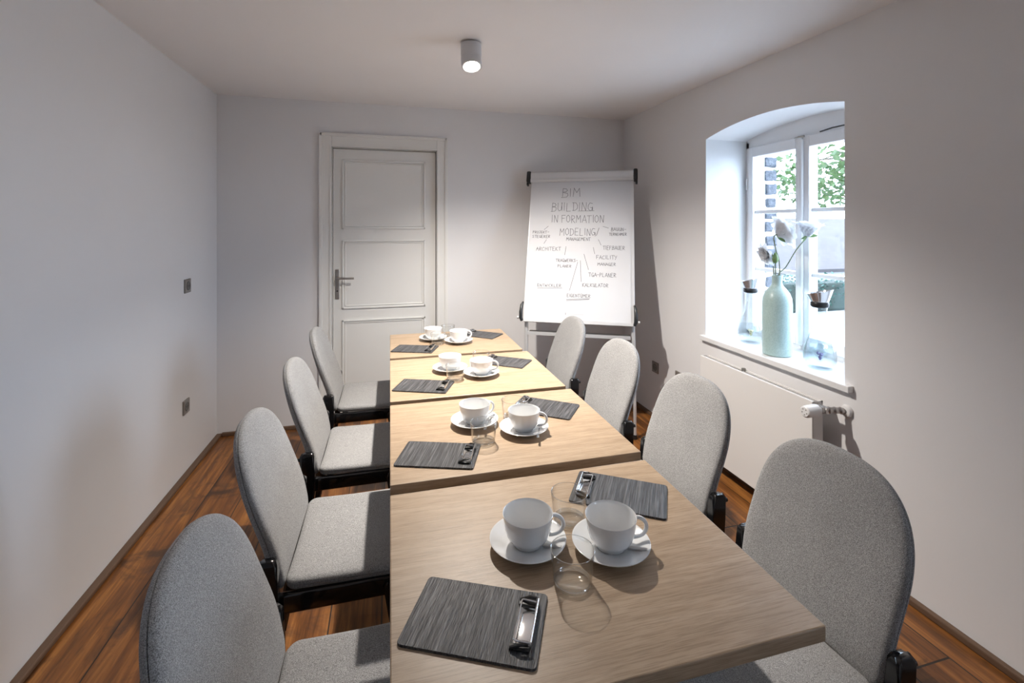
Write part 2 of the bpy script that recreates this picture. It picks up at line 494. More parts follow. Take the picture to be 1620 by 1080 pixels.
# rough stone quoins lining the outer edge of the window opening (far jamb)
bm = bmesh.new(); z = .80; rs = random.Random(3)
add_box(bm, 2.315, 2.335, 2.507, 2.58, .74, 2.02)
add_box(bm, 2.335, XO, 2.515, 2.58, .74, 2.02)
struct('trim_1', bm, M_REVEAL)
M_STONE = NT('rough_basalt'); v_ = M_STONE.coord(); n_ = M_STONE.noise(v_, 40, 5, .7)
M_STONE.link(M_STONE.ramp(n_, [(.35, (.035, .045, .06)), (.65, (.12, .13, .15))]), M_STONE.b.inputs['Base Color']); M_STONE.set(Roughness=.9)
M_STONE.bump(n_, .8, .01)
bm = bmesh.new()
while z < 1.98:
    hh = rs.uniform(.055, .072)
    b0 = bmesh.new(); add_box(b0, 2.340 + rs.uniform(0, .012), XO + .02, 2.497 + rs.uniform(0, .008), 2.56, z, z + hh, .010, 2)
    for v in b0.verts: v.co += Vector((rs.uniform(-.004, .004), rs.uniform(-.003, .003), rs.uniform(-.004, .004)))
    me_ = bpy.data.meshes.new('t'); b0.to_mesh(me_); b0.free(); bm.from_mesh(me_); bpy.data.meshes.remove(me_)
    z += hh + rs.uniform(.018, .026)
struct('trim_2', bm, M_STONE.m)

# ------------------------------------------------------------------ ceiling spot lamp
def ceiling_lamp():
    r = thing('ceiling_spotlight', 'round pale grey tilting spotlight on the ceiling, switched on', 'ceiling lamp', tuple(LAMP))
    z0 = ceil_z(LAMP.x, LAMP.y) - LAMP.z
    bm = bmesh.new()
    add_lathe(bm, [(0, z0 + .002), (.051, z0 + .002), (.051, z0 - .058), (.049, z0 - .060), (0, z0 - .060)], 48)
    obj('mounting_cylinder', bm, M_LAMPWH, r, 35)
    R = Matrix.Rotation(math.radians(13), 4, 'X') @ Matrix.Rotation(math.radians(7), 4, 'Y')
    # head: local, its axis -Z, tilted so that its face turns to the near end of the room
    R = Matrix.Rotation(math.radians(-19), 4, 'X')
    T = Matrix.Translation((0, 0, z0 - .066)) @ R
    bm = bmesh.new()
    add_lathe(bm, [(0, 0), (.049, 0), (.0505, -.002), (.0505, -.052), (.049, -.054), (.043, -.054), (.042, -.050), (.0, -.050)], 48)
    hd = obj('lamp_head', bm, M_LAMPWH, r, 35, M=T)
    bm = bmesh.new(); add_lathe(bm, [(.0, -.0512), (.040, -.0512), (.0, -.0516)], 40)
    obj('led_disc', bm, M_LED, hd, M=T)
    bm = bmesh.new(); add_lathe(bm, [(.045, .0), (.045, .008), (0, .008)], 30)
    obj('swivel_ring', bm, M_DKSTEEL, r, M=Matrix.Translation((0, 0, z0 - .068)))
    l = bpy.data.lights.new('spotlight_beam', 'SPOT'); l.energy = LAMP_POWER; l.color = (1, .935, .86)
    l.spot_size = math.radians(130); l.spot_blend = 1.0; l.shadow_soft_size = .030
    lo_ = bpy.data.objects.new('spotlight_beam', l); COL.objects.link(lo_); lo_.parent = r
    p = T @ Vector((0, 0, -.062))
    lo_.location = p
    lo_.rotation_euler = Euler((math.radians(5), math.radians(-9), 0))
ceiling_lamp()

# ------------------------------------------------------------------ socket outlets
def outlet(loc, normal, label, double=False):
    rz = {'+x': PI / 2, '-x': -PI / 2}[normal]          # local -Y is the outward face
    r = thing('wall_socket', label, 'socket', loc, rz, 'flush taupe wall sockets')
    pl = obj('cover_plate', box(-.0405, .0405, -.009, .001, -.0405, .0405, .003), M_TAUPE, r)
    bm = bmesh.new()
    add_lathe(bm, [(.0, -.0), (.022, -.0), (.024, .0012), (.026, 0), (.027, -.001)], 32)
    obj('socket_insert', bm, M_SOCK, r, 40, M=Matrix.Translation((0, -.0105, 0)) @ Matrix.Rotation(PI / 2, 4, 'X'))
    for s in (-1, 1):
        bm = bmesh.new(); add_tube(bm, [(s * .0095, -.0108, 0), (s * .0095, -.0116, 0)], .003, 10)
        obj('contact_hole', bm, M_SOCKHOLE, r)
    return r
outlet((XL, 3.147, 1.100), '+x', 'square taupe socket high on the left wall')
outlet((XL, 3.128, .398), '+x', 'square taupe socket low on the left wall')
outlet((XR, 3.150, .385), '-x', 'taupe socket low on the right wall in the flip chart shadow')
outlet((XR, 2.850, .400), '-x', 'taupe socket beside the radiator, half hidden by a chair top')

# ------------------------------------------------------------------ tables
def pedestal_table(x1, y0, y1, label):
    r = thing('table', label, 'table', (x1 / 2, (y0 + y1) / 2, 0), 0, 'oak tables pushed together in a row')
    hx, hy = x1 / 2, (y1 - y0) / 2
    obj('tabletop', box(-hx, hx, -hy, hy, .727, .755, .0025, 2), M_OAK, r)
    bm = bmesh.new(); add_tube(bm, [(0, 0, .012), (0, 0, .722)], .035, 24)
    obj('pedestal', bm, M_DKSTEEL, r, 40)
    obj('base_plate', box(-.20, .20, -.20, .20, 0, .014, .004), M_DKSTEEL, r)
    obj('top_bracket', box(-.13, .13, -.13, .13, .719, .727), M_DKSTEEL, r)
    return r
TAB = [(.735, .650, 1.250), (.750, 1.297, 1.878), (.742, 1.914, 2.507), (.727, 2.549, 3.100)]
TL = ['nearest light oak table, greyish and dim, at the front of the row',
      'second light oak table from the front of the row',
      'third light oak table from the front, brightly lit under the lamp',
      'farthest light oak table, at the door end of the row']
for a, l in zip(TAB, TL): pedestal_table(*a, l)

# ------------------------------------------------------------------ chairs
def pad_mesh(outline, prof):
    """outline: list of (u,v) closed; prof: list of (scale, offset) from back centre to front centre"""
    bm = bmesh.new(); n = len(outline)
    cu = sum(p[0] for p in outline) / n; cv = sum(p[1] for p in outline) / n
    rings = []
    for s, w_, ins in prof:
        ring = []
        for (u, v) in outline:
            du, dv = u - cu, v - cv; L = math.hypot(du, dv)
            k = max(0.0, (L * s - ins) / L) if L > 0 else 0
            ring.append(bm.verts.new((cu + du * k, cv + dv * k, w_)))
        rings.append(ring)
    for a, b in zip(rings[:-1], rings[1:]):
        for i in range(n):
            j = (i + 1) % n; bm.faces.new((a[i], a[j], b[j], b[i]))
    bm.faces.new(rings[0]); bm.faces.new(rings[-1])
    return bm

def back_outline(n=44):
    Hh, smax = .435, .20
    pts = []
    def hw(s):
        if s <= smax: return .204 + .010 * math.sin(PI / 2 * s / smax)
        q = (s - smax) / (Hh - smax)
        return .214 * max(0, 1 - q ** 2.65) ** (1 / 2.5)
    ss = [Hh * (1 - (1 - i / n) ** 1.9) for i in range(n + 1)]
    ss[0] = 0
    r = [(hw(s), s) for s in ss]
    # dense top
    tops = []
    for i in range(1, 12):
        q = 1 - .045 * (1 - i / 12) ** 2; s = smax + q * (Hh - smax)
    pts = [(-.196, -.004), (.196, -.004)] + r[1:] + [(-a, b) for a, b in r[1:-1]][::-1]
    return pts

PADPROF = lambda t: [(.35, -t * .92, 0), (.75, -t * .96, 0), (1, -t * .92, .018), (1, -t * .72, .006), (1, -t * .38, .0012), (1, -t * .12, .0), (1, -.0012, .0), (1, 0, .004), (1, .0012, 0), (1, t * .14, 0), (1, t * .42, .0012), (1, t * .75, .006), (1, t * .96, .018), (.75, t * 1.02, 0), (.35, t * 1.04, 0)]

def make_chair(label):
    r = thing('conference_chair', label, 'chair', (0, 0, 0), 0, 'grey upholstered chairs around the tables')
    # backrest
    bm = pad_mesh(back_outline(), PADPROF(.019))
    th = math.radians(15)
    for v in bm.verts:
        y, s, w_ = v.co.x, v.co.y, v.co.z
        dish = .30 * y * y                                 # edges wrap slightly forward
        lumbar = .009 * math.exp(-((s - .11) / .10) ** 2)
        x = -.028 - s * math.sin(th) + w_ * math.cos(th) + dish + lumbar - .05 * s * s
        z = .448 + s * math.cos(th) * .985 + w_ * math.sin(th)
        v.co = (x, y, z)
    obj('backrest', bm, M_FAB, r, 60)
    # seat
    ol = []
    def corner(cx, cy, rad, a0, a1, n=7):
        for i in range(n + 1):
            a = a0 + (a1 - a0) * i / n; ol.append((cx + rad * math.cos(a), cy + rad * math.sin(a)))
    corner(.385, .150, .062, 0, PI / 2); corner(.030, .178, .030, PI / 2, PI)
    ol[-1] = (0, .178)
    corner(.030, -.178, .030, PI, 1.5 * PI); corner(.385, -.150, .062, 1.5 * PI, 2 * PI)
    dense = []
    for a, b in zip(ol, ol[1:] + ol[:1]):
        L = math.hypot(b[0] - a[0], b[1] - a[1]); k = max(1, int(L / .03))
        for i in range(k): dense.append((a[0] + (b[0] - a[0]) * i / k, a[1] + (b[1] - a[1]) * i / k))
    bm = pad_mesh(dense, PADPROF(.018))
    for v in bm.verts:
        x, y, w_ = v.co
        z = .440 + w_ + .10 * (x - .22) ** 2 * (1 if x < .22 else -.9) + .25 * y * y
        v.co = (x, y, z)
    obj('seat', bm, M_FAB, r, 60)
    # frame: side rails, cross bars
    bm = bmesh.new()
    for s in (-1, 1):
        y0, y1 = sorted((s * .194, s * .214))
        add_box(bm, -.035, .300, y0, y1, .382, .436, .006, 2)
    add_box(bm, .02, .05, -.198, .198, .375, .405, .004); add_box(bm, .28, .31, -.198, .198, .375, .405, .004)
    obj('seat_frame', bm, M_BLACK, r, 50)
    for s in (-1, 1):
        # rear leg with the upright that carries the back
        bm = bmesh.new(); n = 0
        secs = [(.545, -.060, -.018), (.535, -.066, -.012), (.46, -.064, -.010), (.40, -.060, -.008), (.25, -.070, -.026), (0.0, -.112, -.078)]
        y0, y1 = s * .206, s * .238
        prev = None
        rg = []
        for i, (z, xa, xb) in enumerate(secs):
            ins = .006 if i == 0 else 0
            rg.append([bm.verts.new((xa, y0 + s * ins, z)), bm.verts.new((xb, y0 + s * ins, z)), bm.verts.new((xb, y1 - s * ins, z)), bm.verts.new((xa, y1 - s * ins, z))])
        for a, b in zip(rg[:-1], rg[1:]):
            for i in range(4):
                j = (i + 1) % 4; bm.faces.new((a[i], a[j], b[j], b[i]))
        bm.faces.new(rg[0]); bm.faces.new(rg[-1])
        es = [e for e in bm.edges if abs(e.verts[0].co.z - e.verts[1].co.z) > .005]
        bmesh.ops.bevel(bm, geom=es, offset=.007, segments=3, affect='EDGES')
        lg = obj('rear_leg', bm, M_BLACK, r, 50)
        bm = bmesh.new(); add_tube(bm, [(-.062, s * .222, .520), (-.076, s * .222, .520)], .007, 14)
        obj('stacking_stud', bm, M_BLKPL, lg, 40)
        bm = bmesh.new(); rg = []
        y0, y1 = s * .200, s * .226
        for i, (z, xa, xb) in enumerate([(.425, .272, .292), (.41, .265, .305), (.25, .292, .325), (0, .342, .366)]):
            rg.append([bm.verts.new((xa, y0, z)), bm.verts.new((xb, y0, z)), bm.verts.new((xb, y1, z)), bm.verts.new((xa, y1, z))])
        for a, b in zip(rg[:-1], rg[1:]):
            for i in range(4):
                j = (i + 1) % 4; bm.faces.new((a[i], a[j], b[j], b[i]))
        bm.faces.new(rg[0]); bm.faces.new(rg[-1])
        es = [e for e in bm.edges if abs(e.verts[0].co.z - e.verts[1].co.z) > .005]
        bmesh.ops.bevel(bm, geom=es, offset=.006, segments=3, affect='EDGES')
        obj('front_leg', bm, M_BLACK, r, 50)
    return r
CH = [(-.236, 1.000, 0, 'grey chair at the near left, cut off by the bottom edge'),
      (-.283, 1.615, 0, 'grey chair on the left of the second table from the front'),
      (-.280, 2.235, 0, 'grey chair on the left of the third table from the front'),
      (-.280, 2.900, 0, 'grey chair on the left at the far table, before the door'),
      (1.008, .972, PI, 'big dark-looking grey chair at the near right beside the radiator valve'),
      (1.034, 1.580, PI, 'grey chair on the right of the second table, before the radiator'),
      (1.030, 2.190, PI, 'grey chair on the right of the third table, before the wall sockets'),
      (1.024, 2.825, PI, 'grey chair on the right at the far table, before the flip chart')]
ch0 = make_chair(CH[0][3]); ch0.location = (CH[0][0], CH[0][1], 0)
for x, y, a, l in CH[1:]:
    dup(ch0, (x, y, 0), a, l)

# ------------------------------------------------------------------ crockery
ZT = .755
def make_saucer(label):
    r = thing('saucer', label, 'saucer', (0, 0, 0), 0, 'white saucers under the cups')
    bm = bmesh.new()
    add_lathe(bm, [(0, .0035), (.026, .0035), (.029, .0010), (.031, .0), (.034, .0003), (.036, .003), (.060, .0095), (.079, .0175), (.0825, .0195), (.0832, .0208), (.0822, .0215),
                   (.079, .0202), (.060, .0130), (.040, .0075), (.033, .0070), (.031, .0062), (0, .0060)], 64)
    obj('plate', bm, M_PORC, r, 60)
    return r
def make_cup(label):
    r = thing('coffee_cup', label, 'cup', (0, 0, 0), 0, 'white porcelain coffee cups')
    bm = bmesh.new()
    out = [(0, .003), (.024, .003), (.0265, .0), (.0285, .0), (.0290, .003), (.031, .006), (.0385, .012), (.0440, .021), (.0474, .033), (.0494, .046), (.0506, .056), (.0513, .0605), (.0518, .0618),
           (.0512, .0625), (.0500, .0615), (.0490, .056), (.0474, .046), (.0452, .033), (.0415, .021), (.034, .0115), (.018, .0080), (0, .0075)]
    add_lathe(bm, out, 64)
    bm.transform(Matrix.Scale(1.06, 4))
    obj('bowl', bm, M_PORC, r, 60)
    bm = bmesh.new(); pts = []
    for i in range(19):
        a = math.radians(80 - 178 * i / 18)
        pts.append((.0485 + .024 * math.cos(a) * 1.05 - (.006 if i > 13 else 0) * (i - 13) / 5, 0, .0365 + .0205 * math.sin(a)))
    pts[0] = (.0505, 0, .0560); pts[-1] = (.0435, 0, .0170)
    add_tube(bm, pts, [.0040] * 19, 10)
    for v in bm.verts: v.co.y *= 1.15
    bm.transform(Matrix.Scale(1.06, 4))
    obj('handle', bm, M_PORC, r, 60)
    return r
def make_spoon(label):
    r = thing('teaspoon', label, 'spoon', (0, 0, 0), 0, 'small steel spoons on the saucers')
    bm = bmesh.new(); N = 26; rows = []
    for i in range(N + 1):
        t = i / N; x = -.060 + .120 * t
        if x > .028:
            q = (x - .044) / .016; w_ = .0115 * math.sqrt(max(0, 1 - q * q)) if abs(q) < 1 else .001
            w_ = max(w_, .0022 if x < .04 else .0008); sag = -.0035 * max(0, 1 - q * q)
        else:
            w_ = .0024 + .0030 * max(0, (-x - .01) / .05) ** 1.2; sag = .0
            if i == 0: w_ = .003
        hh = .0035 * ((x - .005) / .06) ** 2
        row = [bm.verts.new((x, w_ * k, hh + sag * (1 - (k * k)) + 0)) for k in (-1, -.5, 0, .5, 1)]
        rows.append(row)
    for a, b in zip(rows[:-1], rows[1:]):
        for i in range(4): bm.faces.new((a[i], a[i + 1], b[i + 1], b[i]))
    bmesh.ops.solidify(bm, geom=bm.faces[:], thickness=.0012)
    bm.transform(Matrix.Scale(.87, 4))
    obj('spoon_body', bm, M_CHROME, r, 60)
    return r
def make_glass(label):
    r = thing('drinking_glass', label, 'glass', (0, 0, 0), 0, 'clear water tumblers')
    bm = bmesh.new()
    add_lathe(bm, [(0, .0), (.034, .0), (.0365, .0025), (.0375, .008), (.0400, .036), (.0428, .066), (.0422, .0672), (.0415, .066), (.0387, .036), (.0360, .010), (.034, .0075), (0, .0070)], 64)
    tb = obj('tumbler', bm, M_GLASS, r, 60)
    bm = bmesh.new(); add_tube(bm, [(.0424 * math.cos(2 * PI * k / 56), .0424 * math.sin(2 * PI * k / 56), .0668) for k in range(56)], .0009, 8, closed=True)
    obj('rim', bm, M_GLRIM, r, 80)
    bm = bmesh.new(); add_lathe(bm, [(.0335, .0005), (.0362, .0025), (.0369, .007), (.0350, .0092), (.0338, .0075), (.0335, .0005)], 56)
    obj('thick_base', bm, M_GLRIM, r, 80)
    return r
M_STICK = plain('stick_wrapper', (.62, .60, .58), .5)
sau0 = cup0 = spo0 = gla0 = None
POS = ['nearest table', 'second table from the front', 'third table from the front', 'farthest table']
# (x, y, handle angle, spoon: (dx, dy, angle))
SETS = [[(.290, .976, -12, None), (.461, .923, -12, None)],
        [(.288, 1.626, 20, (.034, -.056, 69)), (.440, 1.527, -25, (.035, -.056, 69))],
        [(.280, 2.259, 55, (.003, -.054, 12)), (.413, 2.150, -10, (.012, -.056, 25))],
        [(.255, 2.897, 50, (.000, -.056, 0)), (.398, 2.790, 5, (.005, -.056, -6))]]
side = ['left', 'right']
allsets = [(ti, k) + s for ti, ss in enumerate(SETS) for k, s in enumerate(ss)]
for n_i, (ti, k, x, y, ha, sp) in enumerate(allsets):
    lab = 'white round saucer under the %s cup on the %s' % (side[k], POS[ti])
    if sau0 is None: sau0 = make_saucer(lab); sau0.location = (x, y, ZT)
    else: dup(sau0, (x, y, ZT), 0, lab)
    lab = 'white cup, %s of the pair on the %s' % (side[k], POS[ti])
    if cup0 is None: cup0 = make_cup(lab); cup0.location = (x, y, ZT + .0072); cup0.rotation_euler.z = math.radians(ha)
    else: dup(cup0, (x, y, ZT + .0072), math.radians(ha), lab)
    if sp is None:
        st = thing('sugar_stick', 'short white stick on the %s saucer of the nearest table' % side[k], 'sugar stick', (x + .044, y - .034, ZT + .0125), math.radians(-41), 'short sticks on the saucers')
        b_ = box(-.022, .022, -.0045, .0045, 0, .0045, .0015)
        b_.transform(Matrix.Rotation(math.radians(-11), 4, 'Y'))
        obj('wrapper', b_, M_STICK, st)
        continue
    lab = 'small steel spoon on the %s saucer of the %s' % (side[k], POS[ti])
    loc = (x + sp[0], y + sp[1], ZT + .0190)
    if spo0 is None: spo0 = make_spoon(lab); spo0.location = loc; spo0.rotation_euler.z = math.radians(sp[2])
    else: dup(spo0, loc, math.radians(sp[2]), lab)
GL = [(.344, .852, 'clear tumbler in front of the two cups on the nearest table'),
      (.410, 1.036, 'clear tumbler behind the two cups on the nearest table'),
      (.291, 1.480, 'clear tumbler in front of the left cup on the second table'),
      (.433, 1.642, 'clear tumbler behind the cups beside the clip on the second table'),
      (.286, 2.120, 'clear tumbler in front of the cups on the third table'),
      (.440, 2.300, 'clear tumbler behind the right cup on the third table'),
      (.274, 2.782, 'clear tumbler in front of the cups on the farthest table'),
      (.356, 2.975, 'clear tumbler behind the cups on the farthest table')]
for x, y, l in GL:
    if gla0 is None: gla0 = make_glass(l); gla0.location = (x, y, ZT + .0004)
    else: dup(gla0, (x, y, ZT + .0004), 0, l)

# ------------------------------------------------------------------ clipboards
def make_clipboard(label):
    r = thing('clipboard', label, 'clipboard', (0, 0, 0), 0, 'dark wooden clipboards on the tables')
    ol = []
    for cx_, cy_, a0 in ((.1095, .0685, 0), (-.1095, .0685, 90), (-.1095, -.0685, 180), (.1095, -.0685, 270)):
        for k in range(7):
            a = math.radians(a0 + 15 * k); ol.append((cx_ + .008 * math.cos(a), cy_ + .008 * math.sin(a)))
    bm = pad_mesh(ol, [(1, 0, .0006), (1, .0006, 0), (1, .0042, 0), (1, .0048, .0006)])
    obj('board', bm, M_CLIP, r)
    # clip: bent chrome plate with upstanding edges, wire lever, pressing bar
    bm = bmesh.new()
    add_box(bm, .072, .104, -.042, .042, .0050, .0066, .0006)
    add_box(bm, .1035, .1055, -.046, .046, .0045, .0170, .0008); add_tube(bm, [(.1035, -.046, .0172), (.1035, .046, .0172)], .0022, 10)
    add_tube(bm, [(.104, -.047, .0165), (.100, -.047, .0185), (.088, -.047, .0190)], .0018, 8)
    cl = obj('clip_plate', bm, M_CHROME, r, 40)
    bm = bmesh.new()
    add_tube(bm, [(.1000, -.044, .013), (.078, -.043, .0155), (.0745, -.041, .0155), (.0745, .041, .0155), (.078, .043, .0155), (.100, .044, .013)], .0017, 8)
    obj('clip_lever', bm, M_CHROME, r, 40)
    for s in (-1, 1):
        bm = bmesh.new()
        add_box(bm, .068, .102, min(s * .040, s * .052), max(s * .040, s * .052), .0050, .0085, .001)
        add_tube(bm, [(.070, s * .050, .008), (.088, s * .050, .016), (.100, s * .048, .016)], .0028, 8)
        obj('clip_spring', bm, M_DKSTEEL, r, 40)
    return r
CB = [(.148, .815, -25.9, 'large-looking dark clipboard at the near left of the nearest table'),
      (.575, 1.104, 180 - 33.6, 'dark clipboard at the far right corner of the nearest table'),
      (.144, 1.430, -19.2, 'dark clipboard on the left of the second table'),
      (.573, 1.700, 180 - 36.6, 'dark clipboard on the right of the second table'),
      (.143, 2.062, -22, 'dark clipboard on the left of the third table'),
      (.574, 2.327, 180 - 36, 'dark clipboard on the right of the third table'),
      (.138, 2.700, -20.8, 'dark clipboard on the left of the farthest table'),
      (.569, 2.950, 180 - 40, 'dark clipboard on the right of the farthest table')]
cb0 = None
for x, y, a, l in CB:
    if cb0 is None: cb0 = make_clipboard(l); cb0.location = (x, y, ZT); cb0.rotation_euler.z = math.radians(a)
    else: dup(cb0, (x, y, ZT), math.radians(a), l)

# ------------------------------------------------------------------ flip chart
FS = 1.07
FO = Vector((.865 * FS, 3.0032 * FS, 1.45 - (1.45 - .8302) * FS))
fyaw, ftilt = -.4839, .316
FEX = Vector((math.cos(fyaw), math.sin(fyaw), 0)); FN = Vector((-math.sin(fyaw), math.cos(fyaw), 0))
FUP = Vector((0, 0, 1)) * math.cos(ftilt) + FN * math.sin(ftilt)
FOUT = FEX.cross(FUP).normalized()          # out of the board, towards the viewer
if FOUT.y > 0: FOUT = -FOUT
def FM(u, v, w_=0): return FO + FEX * (u * FS) + FUP * (v * FS) + FOUT * w_
FMAT = Matrix.Translation(FO) @ Matrix(((FEX.x, FUP.x, FOUT.x, 0), (FEX.y, FUP.y, FOUT.y, 0), (FEX.z, FUP.z, FOUT.z, 0), (0, 0, 0, 1)))

GLY = {
 'A': [[(0, 0), (.30, 1), (.60, 0)], [(.10, .38), (.52, .38)]],
 'B': [[(.05, 0), (.10, 1), (.42, .95), (.50, .76), (.40, .60), (.12, .54)], [(.12, .54), (.48, .48), (.56, .25), (.42, .03), (-.05, -.02)]],
 'C': [[(.52, .85), (.32, 1), (.08, .75), (.02, .4), (.15, .05), (.52, .08)]],
 'D': [[(.08, 0), (.08, 1)], [(-.04, .98), (.35, .92), (.55, .6), (.50, .25), (.25, .02), (-.02, 0)]],
 'E': [[(.05, 0), (.05, 1), (.50, 1)], [(.05, .52), (.42, .52)], [(.05, 0), (.52, 0)]],
 'F': [[(.08, 0), (.05, 1), (.55, 1)], [(.06, .55), (.42, .55)]],
 'G': [[(.55, .92), (.25, 1), (.05, .65), (.05, .3), (.25, .0), (.50, .15), (.52, .42), (.28, .42)], [(.52, .42), (.52, -.05)]],
 'H': [[(.05, 0), (.05, 1)], [(.52, 0), (.52, 1)], [(.05, .5), (.52, .52)]],
 'I': [[(.10, 0), (.10, 1)]],
 'J': [[(.40, 1), (.38, .15), (.22, 0), (.05, .15)], [(.15, 1), (.50, 1)]],
 'K': [[(.05, 0), (.05, 1)], [(.50, 1), (.08, .48), (.55, 0)]],
 'L': [[(.08, 1), (.05, 0), (.50, .02)]],
 'M': [[(.02, 0), (.08, 1), (.32, .45), (.58, 1), (.64, 0)]],
 'N': [[(.05, 0), (.08, 1), (.48, 0), (.54, 1)]],
 'O': [[(.28, 1), (.06, .75), (.05, .25), (.28, 0), (.52, .25), (.52, .75), (.28, 1)]],
 'P': [[(.08, 0), (.08, 1), (.42, .95), (.50, .75), (.38, .52), (.10, .50)]],
 'R': [[(.08, 0), (.08, 1), (.42, .95), (.50, .75), (.36, .54), (.10, .50), (.55, 0)]],
 'S': [[(.50, .88), (.25, 1), (.08, .78), (.25, .55), (.46, .35), (.40, .08), (.18, 0), (.02, .12)]],
 'T': [[(.28, 0), (.28, 1)], [(-.02, .98), (.60, 1)]],
 'U': [[(.06, 1), (.06, .25), (.22, 0), (.44, .15), (.50, 1)], [(.50, 1), (.52, 0)]],
 'W': [[(.0, 1), (.14, 0), (.32, .7), (.48, 0), (.64, 1)]],
 'Y': [[(.02, 1), (.26, .5)], [(.54, 1), (.15, -.1)]],
 '-': [[(.05, .5), (.48, .52)]], '/': [[(.05, -.1), (.40, 1.05)]],
 ' ': [],
}
GLY['Ü'] = GLY['U'] + [[(.16, 1.16), (.18, 1.22)], [(.38, 1.16), (.40, 1.22)]]
def ribbon(bm, pts, wd, z):
    for a, b in zip(pts[:-1], pts[1:]):
        a = Vector(a); b = Vector(b); d = b - a
        if d.length < 1e-6: continue
        d.normalize(); n = Vector((-d.y, d.x)) * wd / 2; e = d * wd * .35
        q = [a - e + n, a - e - n, b + e - n, b + e + n]
        bm.faces.new([bm.verts.new((p.x * FS, p.y * FS, z)) for p in q])
rt = random.Random(11)
def write(bm, s, l, r_, base, top, wd=.0030, z=.0):
    hgt = top - base; n = len(s)
    adv = []
    for c in s: adv.append({'I': .32, '-': .62, '/': .5, 'M': .82, 'W': .80, ' ': .35}.get(c, .70))
    tot = sum(adv); sx = (r_ - l) / tot; x = l
    for c, a_ in zip(s, adv):
        for st in GLY[c]:
            jx, jy = rt.uniform(-.03, .03), rt.uniform(-.06, .06)
            ribbon(bm, [(x + (p[0] + jx + rt.uniform(-.015, .015)) * sx, base + (p[1] + jy + rt.uniform(-.02, .02)) * hgt) for p in st], wd, z)
        x += a_ * sx

